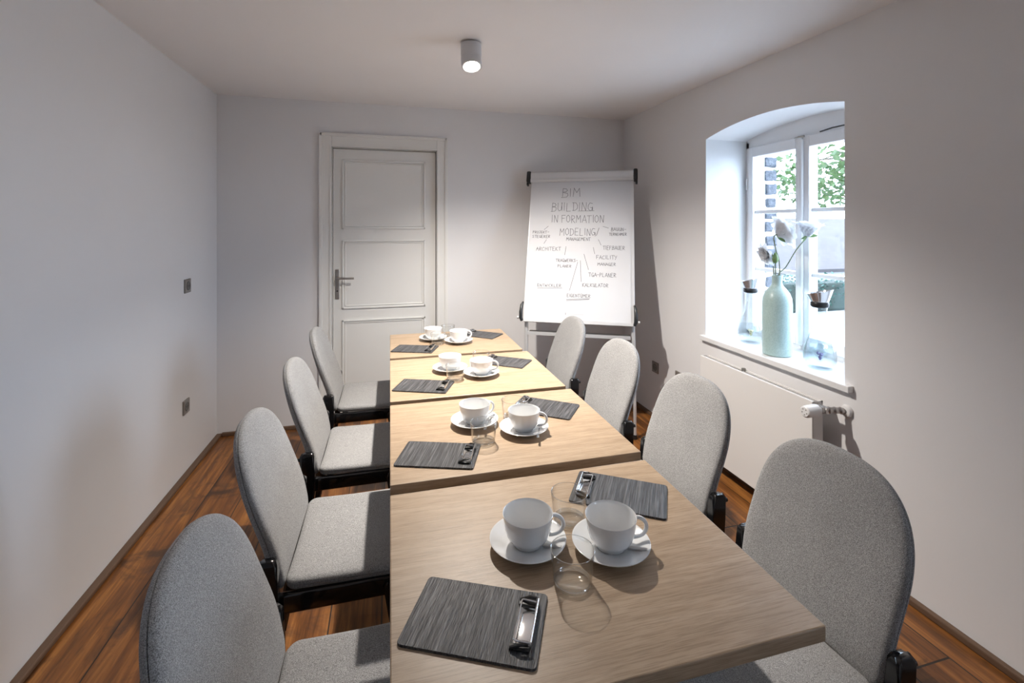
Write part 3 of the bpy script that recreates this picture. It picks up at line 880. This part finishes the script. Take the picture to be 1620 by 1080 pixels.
def flip_chart():
    r = thing('flip_chart', 'whiteboard flip chart on legs with handwritten words, in the back right corner', 'flip chart', (FO.x + FEX.x * .37, FO.y + FEX.y * .37, 0))
    base = Matrix.Translation((-r.location.x, -r.location.y, 0))
    A = base @ FMAT
    W, Hh = .70 * FS, .99 * FS
    bm = bmesh.new(); add_box(bm, -.008, W + .020, -.012, Hh + .02, -.022, -.003, .003)
    obj('board', bm, M_ALU, r, M=A)
    bm = bmesh.new(); add_box(bm, 0.0, W - .004, .006, Hh, -.003, .0015)
    pad = obj('paper_pad', bm, M_PAPER, r, M=A)
    z = .0022
    for s, l, r_, b, t in (('BIM', .221, .364, .873, .936), ('BUILDING', .150, .450, .766, .827), ('IN FORMATION', .155, .525, .679, .733), ('MODELING/', .216, .490, .586, .636)):
        bm = bmesh.new(); write(bm, s, l, r_, b, t, .0027, z); obj('handwritten_word', bm, M_INK, pad, M=A)
    for s, l, r_, b, t in (('MANAGEMENT', .265, .432, .549, .570), ('PROJEKT-', .026, .143, .600, .618), ('STEUERER', .025, .153, .568, .587), ('BAUUN-', .566, .668, .619, .642),
                           ('TERNEHMER', .554, .671, .586, .604), ('ARCHITEKT', .057, .233, .476, .501), ('TIEFBAUER', .514, .659, .487, .513), ('TRAGWERKS-', .198, .348, .398, .418),
                           ('PLANER', .212, .307, .359, .377), ('FACILITY', .469, .610, .421, .446), ('MANAGER', .479, .601, .376, .395), ('TGA-PLANER', .421, .604, .300, .326),
                           ('KALKULATOR', .382, .553, .231, .254), ('ENTWICKLER', .079, .243, .224, .242), ('EIGENTÜMER', .281, .439, .159, .179)):
        bm = bmesh.new(); write(bm, s, l, r_, b, t, .0023, z); obj('handwritten_word', bm, M_INK, pad, M=A)
    for a, b in (((.134, .653), (.106, .627)), ((.512, .651), (.549, .639)), ((.126, .555), (.109, .526)), ((.264, .506), (.257, .446)), ((.482, .558), (.5, .518)), ((.449, .501), (.459, .457)),
                 ((.387, .454), (.42, .346)), ((.347, .398), (.297, .2)), ((.364, .408), (.373, .264)), ((.08, .214), (.248, .217)), ((.279, .142), (.432, .152)), ((.279, .135), (.427, .147)), ((.340, .764), (.450, .766))):
        bm = bmesh.new(); ribbon(bm, [a, b], .0022, z); obj('pen_line', bm, M_INK, pad, M=A)
    bm = bmesh.new()
    ribbon(bm, [(.277, .043), (.277, .053)], .005, z)
    for i in range(16): ribbon(bm, [(.290 + i * .0066, .044), (.294 + i * .0066, .0475)], .0012, z)
    obj('printed_footer', bm, M_PRINT, pad, M=A)
    # header bar
    bm = bmesh.new(); sec = []
    y0, y1 = .988 * FS, 1.066 * FS
    prof = [(y0, .000), (y0, .018), (y0 + .012, .026), (y0 + .030, .022), (y0 + .036, .024), (y1 - .014, .026), (y1, .014), (y1, -.020), (y0, -.020)]
    for x in (-.012, .722 * FS): sec.append([bm.verts.new((x, p[0], p[1])) for p in prof])
    for i in range(len(prof)):
        j = (i + 1) % len(prof); bm.faces.new((sec[0][i], sec[0][j], sec[1][j], sec[1][i]))
    bm.faces.new(sec[0]); bm.faces.new(sec[1])
    obj('header_bar', bm, M_ALU, r, 35, M=A)
    for x0, x1, dy in ((-.044, -.010, -.012), (.716 * FS, .745 * FS, -.014)):
        bm = bmesh.new(); add_box(bm, x0, x1, y0 - .004, y1 + .004, -.026, .032, .010, 3)
        xx = (x0, x0 + .016) if x0 < 0 else (x1 - .016, x1)
        add_box(bm, xx[0], xx[1], y0 - .022, y0 + .02, -.024, .010, .004)
        obj('end_cap', bm, M_BLKPL, r, 40, M=A)
    # side clamps at the lower corners
    for s, xc in ((-1, -.012), (1, W + .016)):
        bm = bmesh.new()
        pts = [(xc + s * 0, .125, .002), (xc + s * .008, .10, .010), (xc + s * .011, .05, .012), (xc + s * .009, .01, .010), (xc, -.012, .004)]
        add_tube(bm, pts, [.006, .011, .013, .013, .010], 12)
        cp = obj('corner_clamp', bm, M_BLKPL, r, 40, M=A)
        bm = bmesh.new(); add_tube(bm, [(xc + s * .010, .012, .004), (xc + s * .034, .012, .004)], .006, 12); add_tube(bm, [(xc + s * .024, .012, .004), (xc + s * .036, .012, .004)], .010, 12)
        obj('clamp_knob', bm, M_ALU, cp, 40, M=A)
    # lower lip
    bm = bmesh.new(); add_box(bm, -.004, W + .012, -.016, .004, -.02, .008, .002)
    obj('lower_lip', bm, M_ALU, r, M=A)
    # legs
    fl = FM(.010, .03, -.030); fr_ = FM(.706, .03, -.030)
    off = -r.location.x, -r.location.y
    def L(p): return Vector((p[0] + off[0], p[1] + off[1], p[2]))
    feet = []
    for p, dx in ((fl, (-.006, -.010)), (fr_, (.006, -.02))):
        bm = bmesh.new(); add_tube(bm, [L(p), L((p.x + dx[0] * .8, p.y + dx[1] * .8, .40))], .0135, 14)
        lg = obj('front_leg', bm, M_ALU, r, 40)
        bm = bmesh.new(); add_tube(bm, [L((p.x + dx[0] * .7, p.y + dx[1] * .7, .43)), L((p.x + dx[0], p.y + dx[1], .02))], .0105, 14)
        obj('leg_extension', bm, M_ALU, lg, 40)
        bm = bmesh.new(); add_tube(bm, [L((p.x + dx[0], p.y + dx[1], .0)), L((p.x + dx[0], p.y + dx[1], .03))], .014, 14)
        obj('rubber_foot', bm, M_BLKPL, lg, 40)
    top = FM(.35, .86, -.030); bot = Vector((FM(.35, 0, 0).x + FN.x * .24, 3.56, 0.0))
    bm = bmesh.new(); add_tube(bm, [L(top), L((bot.x, min(bot.y, 3.58), .012))], .0125, 14)
    obj('rear_leg', bm, M_ALU, r, 40)
    # pen tray between the legs
    c0 = L(FM(.022, 0, -.02)); c1 = L(FM(.692, 0, -.02)); zt = .694
    n = Vector((FN.x, FN.y, 0))
    bm = bmesh.new()
    def slab(a, b, d0, d1, z0, z1):
        vs = []
        for zz in (z0, z1):
            for p, d in ((a, d0), (b, d0), (b, d1), (a, d1)): vs.append(bm.verts.new((p.x + n.x * d, p.y + n.y * d, zz)))
        for f in ((0, 1, 2, 3), (7, 6, 5, 4), (0, 1, 5, 4), (1, 2, 6, 5), (2, 3, 7, 6), (3, 0, 4, 7)): bm.faces.new([vs[i] for i in f])
    slab(c0, c1, .010, .10, zt - .012, zt - .006)
    tr = obj('pen_tray', bm, M_TRAY, r)
    bm = bmesh.new(); slab(c0, c1, -.006, .010, zt - .018, zt + .003)
    obj('tray_front', bm, M_ALU, tr)
    return r
flip_chart()

# ------------------------------------------------------------------ radiator
def radiator():
    x0, x1, y0, y1, z0, z1 = 1.832, 1.892, 1.690, 2.472, .085, .665
    r = thing('radiator', 'flat white panel radiator mounted on the wall under the window', 'radiator', ((x0 + x1) / 2, (y0 + y1) / 2, 0))
    cx, cy = r.location.x, r.location.y
    def B(a0, a1, b0, b1, c0, c1, bev=.002): return box(a0 - cx, a1 - cx, b0 - cy, b1 - cy, c0, c1, bev)
    obj('front_panel', B(x0, x0 + .006, y0, y1, z0, z1), M_RAD, r)
    bm = B(x0 + .006, x1, y0, y0 + .003, z0 + .004, z1 - .002, .0005); add_box(bm, x0 + .006 - cx, x1 - cx, y1 - .003 - cy, y1 - cy, z0 + .004, z1 - .002, .0005)
    obj('side_panel', bm, M_RAD, r)
    obj('back_panel', B(x1 - .008, x1, y0 + .003, y1 - .003, z0, z1 - .01), M_RAD, r)
    bm = bmesh.new()
    n = 60
    for i in range(n):
        yy = y0 + .01 + (y1 - y0 - .02) * i / (n - 1)
        add_box(bm, x0 + .008 - cx, x1 - .008 - cx, yy - .002 - cy, yy + .002 - cy, z1 - .012, z1 - .006)
    add_box(bm, x0 + .004 - cx, x0 + .012 - cx, y0 - cy, y1 - cy, z1 - .008, z1); add_box(bm, x1 - .010 - cx, x1 - cx, y0 - cy, y1 - cy, z1 - .010, z1 - .002)
    obj('top_grille', bm, M_RAD, r)
    for yy in (1.85, 2.18):
        obj('wall_bracket', B(x1, XR, yy - .012, yy + .012, z1 - .12, z1 - .09, .001), M_RAD, r)
    bm = bmesh.new(); add_tube(bm, [(1.875 - cx, 2.16 - cy, z1 - .008), (1.875 - cx, 2.16 - cy, z1 + .008)], .011, 14)
    obj('vent_plug', bm, M_BRACKET, r, 40)
    # thermostat valve
    zc, yv = .640, 1.655
    bm = bmesh.new()
    prof = [(0, 0), (.020, 0), (.0245, .004), (.026, .012), (.0275, .060), (.026, .068), (.018, .074), (.014, .086), (0, .086)]
    add_lathe(bm, prof, 40)
    for v in bm.verts:
        a = math.atan2(v.co.y, v.co.x); rr = math.hypot(v.co.x, v.co.y)
        if .010 < v.co.z < .062 and rr > .02:
            k = 1 - .03 * (1 if int((a + PI) / (2 * PI) * 40) % 2 else 0); v.co.x *= k; v.co.y *= k
    vh_ = obj('thermostat_knob', bm, M_SILL, r, 40, M=Matrix.Translation((1.752 - cx, yv - cy, zc)) @ Matrix.Rotation(PI / 2, 4, 'Y'))
    bm = bmesh.new()
    for k in range(5):
        a = 2 * PI * k / 5
        add_tube(bm, [(.0125 * math.cos(a), .0125 * math.sin(a), -.0005), (.0125 * math.cos(a), .0125 * math.sin(a), .0008)], .0028, 10)
    obj('knob_marking', bm, M_TAUPE, vh_, M=Matrix.Translation((1.752 - cx, yv - cy, zc)) @ Matrix.Rotation(PI / 2, 4, 'Y'))
    bm = bmesh.new()
    add_tube(bm, [(1.836 - cx, yv - cy, zc), (1.856 - cx, yv - cy, zc)], .017, 14)
    add_tube(bm, [(1.862 - cx, 1.695 - cy, zc), (1.862 - cx, 1.635 - cy, zc)], .015, 14)
    pp = [(1.850 + .0075 * k - cx, 1.652 - .0028 * k - cy, zc) for k in range(13)]
    add_tube(bm, pp, [.013 if k % 3 else .016 for k in range(13)], 14)
    obj('supply_pipe', bm, M_STEEL, r, 40)
    bm = bmesh.new(); add_lathe(bm, [(.0, 0), (.024, 0), (.027, .004), (.022, .016), (.010, .019)], 30)
    obj('pipe_collar', bm, M_SILL, r, 40, M=Matrix.Translation((XR - cx, 1.616 - cy, zc)) @ Matrix.Rotation(-PI / 2, 4, 'Y'))
    return r
radiator()

# ------------------------------------------------------------------ things on the sill
ZSS = ZSILL
def carafe(x, y, label, stone):
    r = thing('glass_carafe', label, 'carafe', (x, y, ZSS + .0005), 0, 'glass carafes with steel funnels on the sill')
    bm = bmesh.new()
    out = [(0, .002), (.040, .0), (.056, .003), (.065, .014), (.070, .040), (.0705, .068), (.065, .105), (.052, .145), (.040, .178), (.0335, .205), (.0315, .235), (.0315, .285), (.0335, .302)]
    inn = [(.0320, .302), (.0300, .285), (.0300, .235), (.032, .205), (.0385, .178), (.0505, .145), (.0635, .105), (.0690, .068), (.0685, .040), (.0635, .016), (.054, .008), (0, .010)]
    add_lathe(bm, out + inn, 56)
    obj('carafe_body', bm, M_CARAFE, r, 60)
    bm = bmesh.new(); add_lathe(bm, [(0, .011), (.050, .009), (.0580, .017), (.0630, .041), (.0640, .070), (.0580, .105), (.0565, .108), (0, .108)], 48)
    wt = obj('water', bm, M_WATER, r, 60)
    # lozenge-shaped glass vial filled with stones
    bm = bmesh.new()
    add_lathe(bm, [(0, .028), (.004, .030), (.030, .078), (.030, .082), (.012, .122), (.009, .150), (.009, .262), (0, .262)], 6)
    obj('stone_vial', bm, M_GLASS, r)
    bm = bmesh.new(); rr = random.Random(5)
    for k in range(26):
        t = rr.uniform(.10, .95); z = .036 + .046 * t; R_ = .023 * t * rr.uniform(.2, .95); a = rr.uniform(0, 2 * PI)
        m = Matrix.Translation((R_ * math.cos(a), R_ * math.sin(a), z)) @ Matrix.Rotation(rr.uniform(0, 3), 4, (1, .4, .2)) @ Matrix.Diagonal((1, rr.uniform(.6, 1), rr.uniform(.5, .9), 1))
        bmesh.ops.create_icosphere(bm, subdivisions=1, radius=rr.uniform(.005, .008), matrix=m)
    st = obj('gem_stones', bm, stone, r); st['kind'] = 'stuff'
    # black gasket, steel funnel with slanted mouth
    bm = bmesh.new(); add_lathe(bm, [(.0290, .296), (.0370, .300), (.0395, .304), (.0395, .319), (.0375, .323), (.026, .323), (.0290, .296)], 40)
    obj('rubber_seal', bm, M_BLKPL, r, 40)
    bm = bmesh.new()
    add_lathe(bm, [(.0260, .316), (.0350, .322), (.0400, .330), (.0565, .372), (.0572, .373), (.0555, .373), (.0385, .332), (.0330, .325), (.024, .318)], 48)
    for v in bm.verts:
        t = max(0, (v.co.z - .322) / .05); v.co.z += t * .20 * v.co.y * -1.0 + t * .12 * v.co.x
    obj('steel_funnel', bm, M_FUNNEL, r, 50)
    bm = bmesh.new(); add_tube(bm, [(0, 0, .300), (.003, -.004, .372)], .0055, 12)
    obj('funnel_stopper', bm, M_FUNNEL, r, 40)
    return r
M_CARAFE = m_thin_glass('carafe_glass', (.96, .98, .99), .05, .95, 2.8)
M_AMETH = plain('amethyst_stones', (.26, .21, .42), .25)
M_CITRINE = plain('citrine_stones', (.72, .62, .36), .25)
carafe(2.085, 2.345, 'glass carafe with pale yellow stones, left behind the vase', M_CITRINE)
carafe(2.035, 1.835, 'glass carafe with violet stones, right of the vase on the sill', M_AMETH)

VX, VY = 2.030, 2.090
r = thing('ceramic_vase', 'tall pale turquoise ceramic bottle vase on the window sill', 'vase', (VX, VY, ZSS))
bm = bmesh.new()
vp = [(0, .0), (.068, .0), (.074, .003), (.0765, .010), (.0770, .030), (.0775, .150), (.0772, .270), (.0740, .298), (.064, .325), (.048, .346), (.034, .360), (.0275, .372), (.0262, .385), (.0275, .408), (.0285, .416), (.0275, .4185), (.0255, .4175), (.0235, .408), (.0225, .385), (.024, .372), (.030, .358), (.044, .342), (.060, .320), (.070, .295), (.0735, .27), (.0735, .03), (.070, .010), (0, .010)]
add_lathe(bm, [(a * .95, b * 1.025) for a, b in vp], 64)
obj('vase_body', bm, M_VASE, r, 50)

def m_petal():
    t = NT('white_petals'); n = t.noise(t.coord(), 60, 3)
    t.link(t.ramp(n, [(.3, (.74, .75, .78)), (.7, (.90, .90, .91))]), t.b.inputs['Base Color']); t.set(Roughness=.6)
    t.b.inputs['Subsurface Weight'].default_value = 0.0
    tl = t.node('ShaderNodeBsdfTranslucent'); tl.inputs['Color'].default_value = (.85, .87, .9, 1)
    mx = t.node('ShaderNodeMixShader'); mx.inputs[0].default_value = .35
    t.link(t.b.outputs[0], mx.inputs[1]); t.link(tl.outputs[0], mx.inputs[2]); t.link(mx.outputs[0], t.out.inputs['Surface'])
    return t.m
M_PETAL = m_petal()
M_STEM = plain('green_stem', (.16, .19, .12), .55)
M_LEAF = plain('green_calyx', (.17, .27, .10), .5)

def flower(label, pts, head_dir, size, kind='open', calyx=None, npet=46, seed=1):
    base = Vector(pts[0])
    r = thing('artificial_flower', label, 'flower', tuple(base))
    P = [Vector(p) - base for p in pts]
    # smooth path
    path = []
    for i in range(len(P) - 1):
        p0 = P[max(0, i - 1)]; p1 = P[i]; p2 = P[i + 1]; p3 = P[min(len(P) - 1, i + 2)]
        for k in range(6):
            t = k / 6
            path.append(.5 * ((2 * p1) + (-p0 + p2) * t + (2 * p0 - 5 * p1 + 4 * p2 - p3) * t * t + (-p0 + 3 * p1 - 3 * p2 + p3) * t ** 3))
    path.append(P[-1])
    bm = bmesh.new(); add_tube(bm, path, .0030, 8)
    obj('stem', bm, M_STEM, r, 50)
    rr = random.Random(seed); hd = Vector(head_dir).normalized()
    q = Vector((0, 0, 1)).rotation_difference(hd)
    bm = bmesh.new(); c = P[-1]
    for k in range(npet):
        ring = k / npet
        az = k * 2.399963; spread = (.20 + 1.15 * ring) if kind == 'open' else (.1 + .75 * ring)
        L = size * (.75 + .35 * ring) * rr.uniform(.9, 1.1); Wd = size * (.62 + .2 * ring)
        rows = []
        for i in range(6):
            t = i / 5; ang = spread * (.55 + .55 * t) * rr.uniform(.97, 1.03)
            rad = L * t * math.sin(ang); h_ = L * t * math.cos(ang * .92) + (.10 * size)
            ww = Wd * math.sin(PI * min(.98, .12 + .80 * t)) * .55
            row = []
            for s in (-1, -.4, .4, 1):
                cup = .18 * ww * s * s
                x = rad - cup; y = ww * s
                p = Vector((x * math.cos(az) - y * math.sin(az), x * math.sin(az) + y * math.cos(az), h_ + cup * .6 - .1 * size + rr.uniform(-.001, .001)))
                row.append(bm.verts.new(c + q @ p))
            rows.append(row)
        for a, b in zip(rows[:-1], rows[1:]):
            for i in range(3): bm.faces.new((a[i], a[i + 1], b[i + 1], b[i]))
    bl = obj('blossom', bm, M_PETAL, r, 80); bl['label'] = 'white ruffled blossom'
    for (d, L) in (calyx or []):
        d = Vector(d).normalized(); sidev = d.cross(Vector((.3, .8, .5))).normalized(); bm = bmesh.new(); rows = []
        for i in range(7):
            t = i / 6; ww = L * .20 * math.sin(PI * min(1, .1 + .9 * t)); p = c + d * L * t + Vector((0, 0, -.12 * L * t * t))
            rows.append([bm.verts.new(p - sidev * ww), bm.verts.new(p + Vector((0, 0, -.1 * ww))), bm.verts.new(p + sidev * ww)])
        for a, b in zip(rows[:-1], rows[1:]):
            for i in range(2): bm.faces.new((a[i], a[i + 1], b[i + 1], b[i]))
        bmesh.ops.solidify(bm, geom=bm.faces[:], thickness=.0012)
        obj('sepal', bm, M_LEAF, r, 60)
    return r
ZV = ZSS + .36
# screen-right / screen-left at the vase is roughly the direction (0.97, -0.25)
ex = Vector((.968, -.252, 0))
def vp_(r_, up, dp=0): return (VX + ex.x * r_ + .70 * dp, VY + ex.y * r_ + .72 * dp, ZSS + up)
flower('white blossom bent to the right on a short upright stem in the vase', [vp_(.010, .34), vp_(.014, .43), vp_(.010, .51), vp_(-.007, .566, .01), vp_(-.018, .625, .02), vp_(-.014, .642, .025), vp_(-.002, .648, .03)], (.93, -.27, .42), .098, 'open', [((.8, -.2, -.62), .060)], 46, 2)
flower('big white blossom on the long stem leaning right out of the vase', [vp_(-.008, .34), vp_(.006, .43), vp_(.048, .474), vp_(.099, .559, -.01), vp_(.162, .640, -.03)], (.10, -.1, 1.0), .090, 'closed', [((1, -.25, .16), .060), ((-.7, .15, -.7), .040), ((-.95, .2, -.3), .040)], 50, 4)
flower('grey-white drooping blossom at the lower left above the vase', [vp_(-.012, .34, .010), vp_(-.018, .43, .012), vp_(-.022, .50, .025), vp_(-.028, .540, .035), vp_(-.040, .548, .040)], (-.85, .22, -.35), .066, 'open', None, 40, 6)
# closed green bud
r = thing('artificial_bud', 'closed green bud between the blossoms above the vase mouth', 'flower bud', vp_(-.010, .524, -.014))
bm = bmesh.new(); add_lathe(bm, [(0, -.030), (.006, -.030), (.0155, -.016), (.0165, -.004), (.012, .012), (.006, .024), (0, .032)], 20)
obj('bud', bm, M_LEAF, r, 60)
bm = bmesh.new(); add_tube(bm, [(0, 0, -.028), (.002, 0, -.09), (.004, 0, -.15)], .0028, 8); obj('stem', bm, M_STEM, r, 50)

# ------------------------------------------------------------------ outside the window
def m_ground():
    t = NT('pale_gravel'); n = t.noise(t.coord(), 30, 5)
    t.link(t.ramp(n, [(.3, (.22, .22, .22)), (.7, (.34, .34, .33))]), t.b.inputs['Base Color']); t.set(Roughness=.95); return t.m
struct('outdoor_ground', box(XO, 40, -15, 40, -.30, -.10), m_ground())
def m_leaf(name, cols, tr=.4):
    t = NT(name); inf = t.coord()
    n = t.noise(inf, 9, 3); c = t.ramp(n, cols); t.link(c, t.b.inputs['Base Color']); t.set(Roughness=.5)
    tl = t.node('ShaderNodeBsdfTranslucent'); t.link(c, tl.inputs['Color'])
    mx = t.node('ShaderNodeMixShader'); mx.inputs[0].default_value = tr
    t.link(t.b.outputs[0], mx.inputs[1]); t.link(tl.outputs[0], mx.inputs[2]); t.link(mx.outputs[0], t.out.inputs['Surface'])
    return t.m
M_TREELEAF = m_leaf('tree_leaves', [(.35, (.028, .06, .018)), (.65, (.07, .11, .038))])
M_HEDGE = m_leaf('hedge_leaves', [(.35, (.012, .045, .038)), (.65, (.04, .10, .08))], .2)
def leaf_quads(bm, c, rad, n, size, rr):
    for _ in range(n):
        while True:
            p = Vector((rr.uniform(-1, 1), rr.uniform(-1, 1), rr.uniform(-1, 1)))
            if p.length < 1: break
        p = Vector(c) + Vector((p.x * rad[0], p.y * rad[1], p.z * rad[2]))
        a = Vector((rr.gauss(0, 1), rr.gauss(0, 1), rr.gauss(0, .6))).normalized(); b = a.cross(Vector((rr.gauss(0, 1), rr.gauss(0, 1), rr.gauss(0, 1)))).normalized()
        s = size * rr.uniform(.6, 1.2)
        bm.faces.new([bm.verts.new(p + a * s), bm.verts.new(p + b * s * .55), bm.verts.new(p - a * s), bm.verts.new(p - b * s * .55)])
rr = random.Random(21)
t_ = thing('garden_tree', 'leafy green tree outside the window, seen in the upper right pane', 'tree', (7.5, 5.75, -.10))
bm = bmesh.new()
add_tube(bm, [(0, 0, 0), (.05, .05, 1.2), (-.1, .1, 2.1), (-.2, .2, 3.4)], [.13, .11, .08, .04], 10)
for k in range(9):
    z = 1.9 + k * .18; a = rr.uniform(0, 6.28); add_tube(bm, [(-.1, .1, z), (-.1 + .5 * math.cos(a), .1 + .5 * math.sin(a), z + .2), (-.1 + 1.0 * math.cos(a), .1 + 1.0 * math.sin(a), z + .15)], [.03, .02, .008], 6)
obj('trunk', bm, plain('bark', (.08, .065, .05), .9), t_, 50)
bm = bmesh.new()
leaf_quads(bm, (-1.05, 0, 2.20), (.90, .8, .36), 620, .07, rr); leaf_quads(bm, (-1.0, -.1, 2.80), (1.1, 1.1, .5), 300, .075, rr); leaf_quads(bm, (-2.6, .6, 2.45), (.6, .6, .30), 90, .075, rr)
leaf_quads(bm, (0.2, .0, 3.3), (1.4, 1.2, .7), 500, .075, rr)
lf = obj('foliage', bm, M_TREELEAF, t_); 
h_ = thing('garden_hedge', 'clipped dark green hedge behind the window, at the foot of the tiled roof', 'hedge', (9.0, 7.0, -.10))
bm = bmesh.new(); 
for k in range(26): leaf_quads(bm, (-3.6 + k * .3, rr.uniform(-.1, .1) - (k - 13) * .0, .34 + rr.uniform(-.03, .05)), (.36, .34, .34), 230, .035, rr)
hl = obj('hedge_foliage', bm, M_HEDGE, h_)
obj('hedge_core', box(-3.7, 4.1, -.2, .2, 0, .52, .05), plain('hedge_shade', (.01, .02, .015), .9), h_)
def m_rooftile():
    t = NT('roof_tiles'); v = t.coord((1, 1, 1))
    b = t.node('ShaderNodeTexBrick'); t.link(v, b.inputs['Vector'])
    b.inputs['Scale'].default_value = 6; b.inputs['Color1'].default_value = (.036, .030, .036, 1); b.inputs['Color2'].default_value = (.048, .040, .046, 1); b.inputs['Mortar'].default_value = (.024, .021, .024, 1)
    b.inputs['Brick Width'].default_value = .9; b.inputs['Row Height'].default_value = .6; b.inputs['Mortar Size'].default_value = .04
    t.link(b.outputs['Color'], t.b.inputs['Base Color']); t.set(Roughness=.8); return t.m
ot = thing('outbuilding', 'low outbuilding with a pale tiled roof, seen through the middle panes', 'building', (11.5, 10.5, -.10))
bm = bmesh.new(); P_ = [(-5, -.9, .45), (6, -.9, .45), (6, 1.4, 1.80), (-5, 1.4, 1.80)]
vs = [bm.verts.new(p) for p in P_] + [bm.verts.new((p[0], p[1], p[2] - .08)) for p in P_]
for f in ((0, 1, 2, 3), (7, 6, 5, 4), (0, 1, 5, 4), (1, 2, 6, 5), (2, 3, 7, 6), (3, 0, 4, 7)): bm.faces.new([vs[i] for i in f])
obj('tiled_roof', bm, m_rooftile(), ot)
obj('outer_walls', box(-4.8, 5.8, -.7, 1.3, 0, .46), plain('lime_render', (.4, .4, .4), .9), ot)
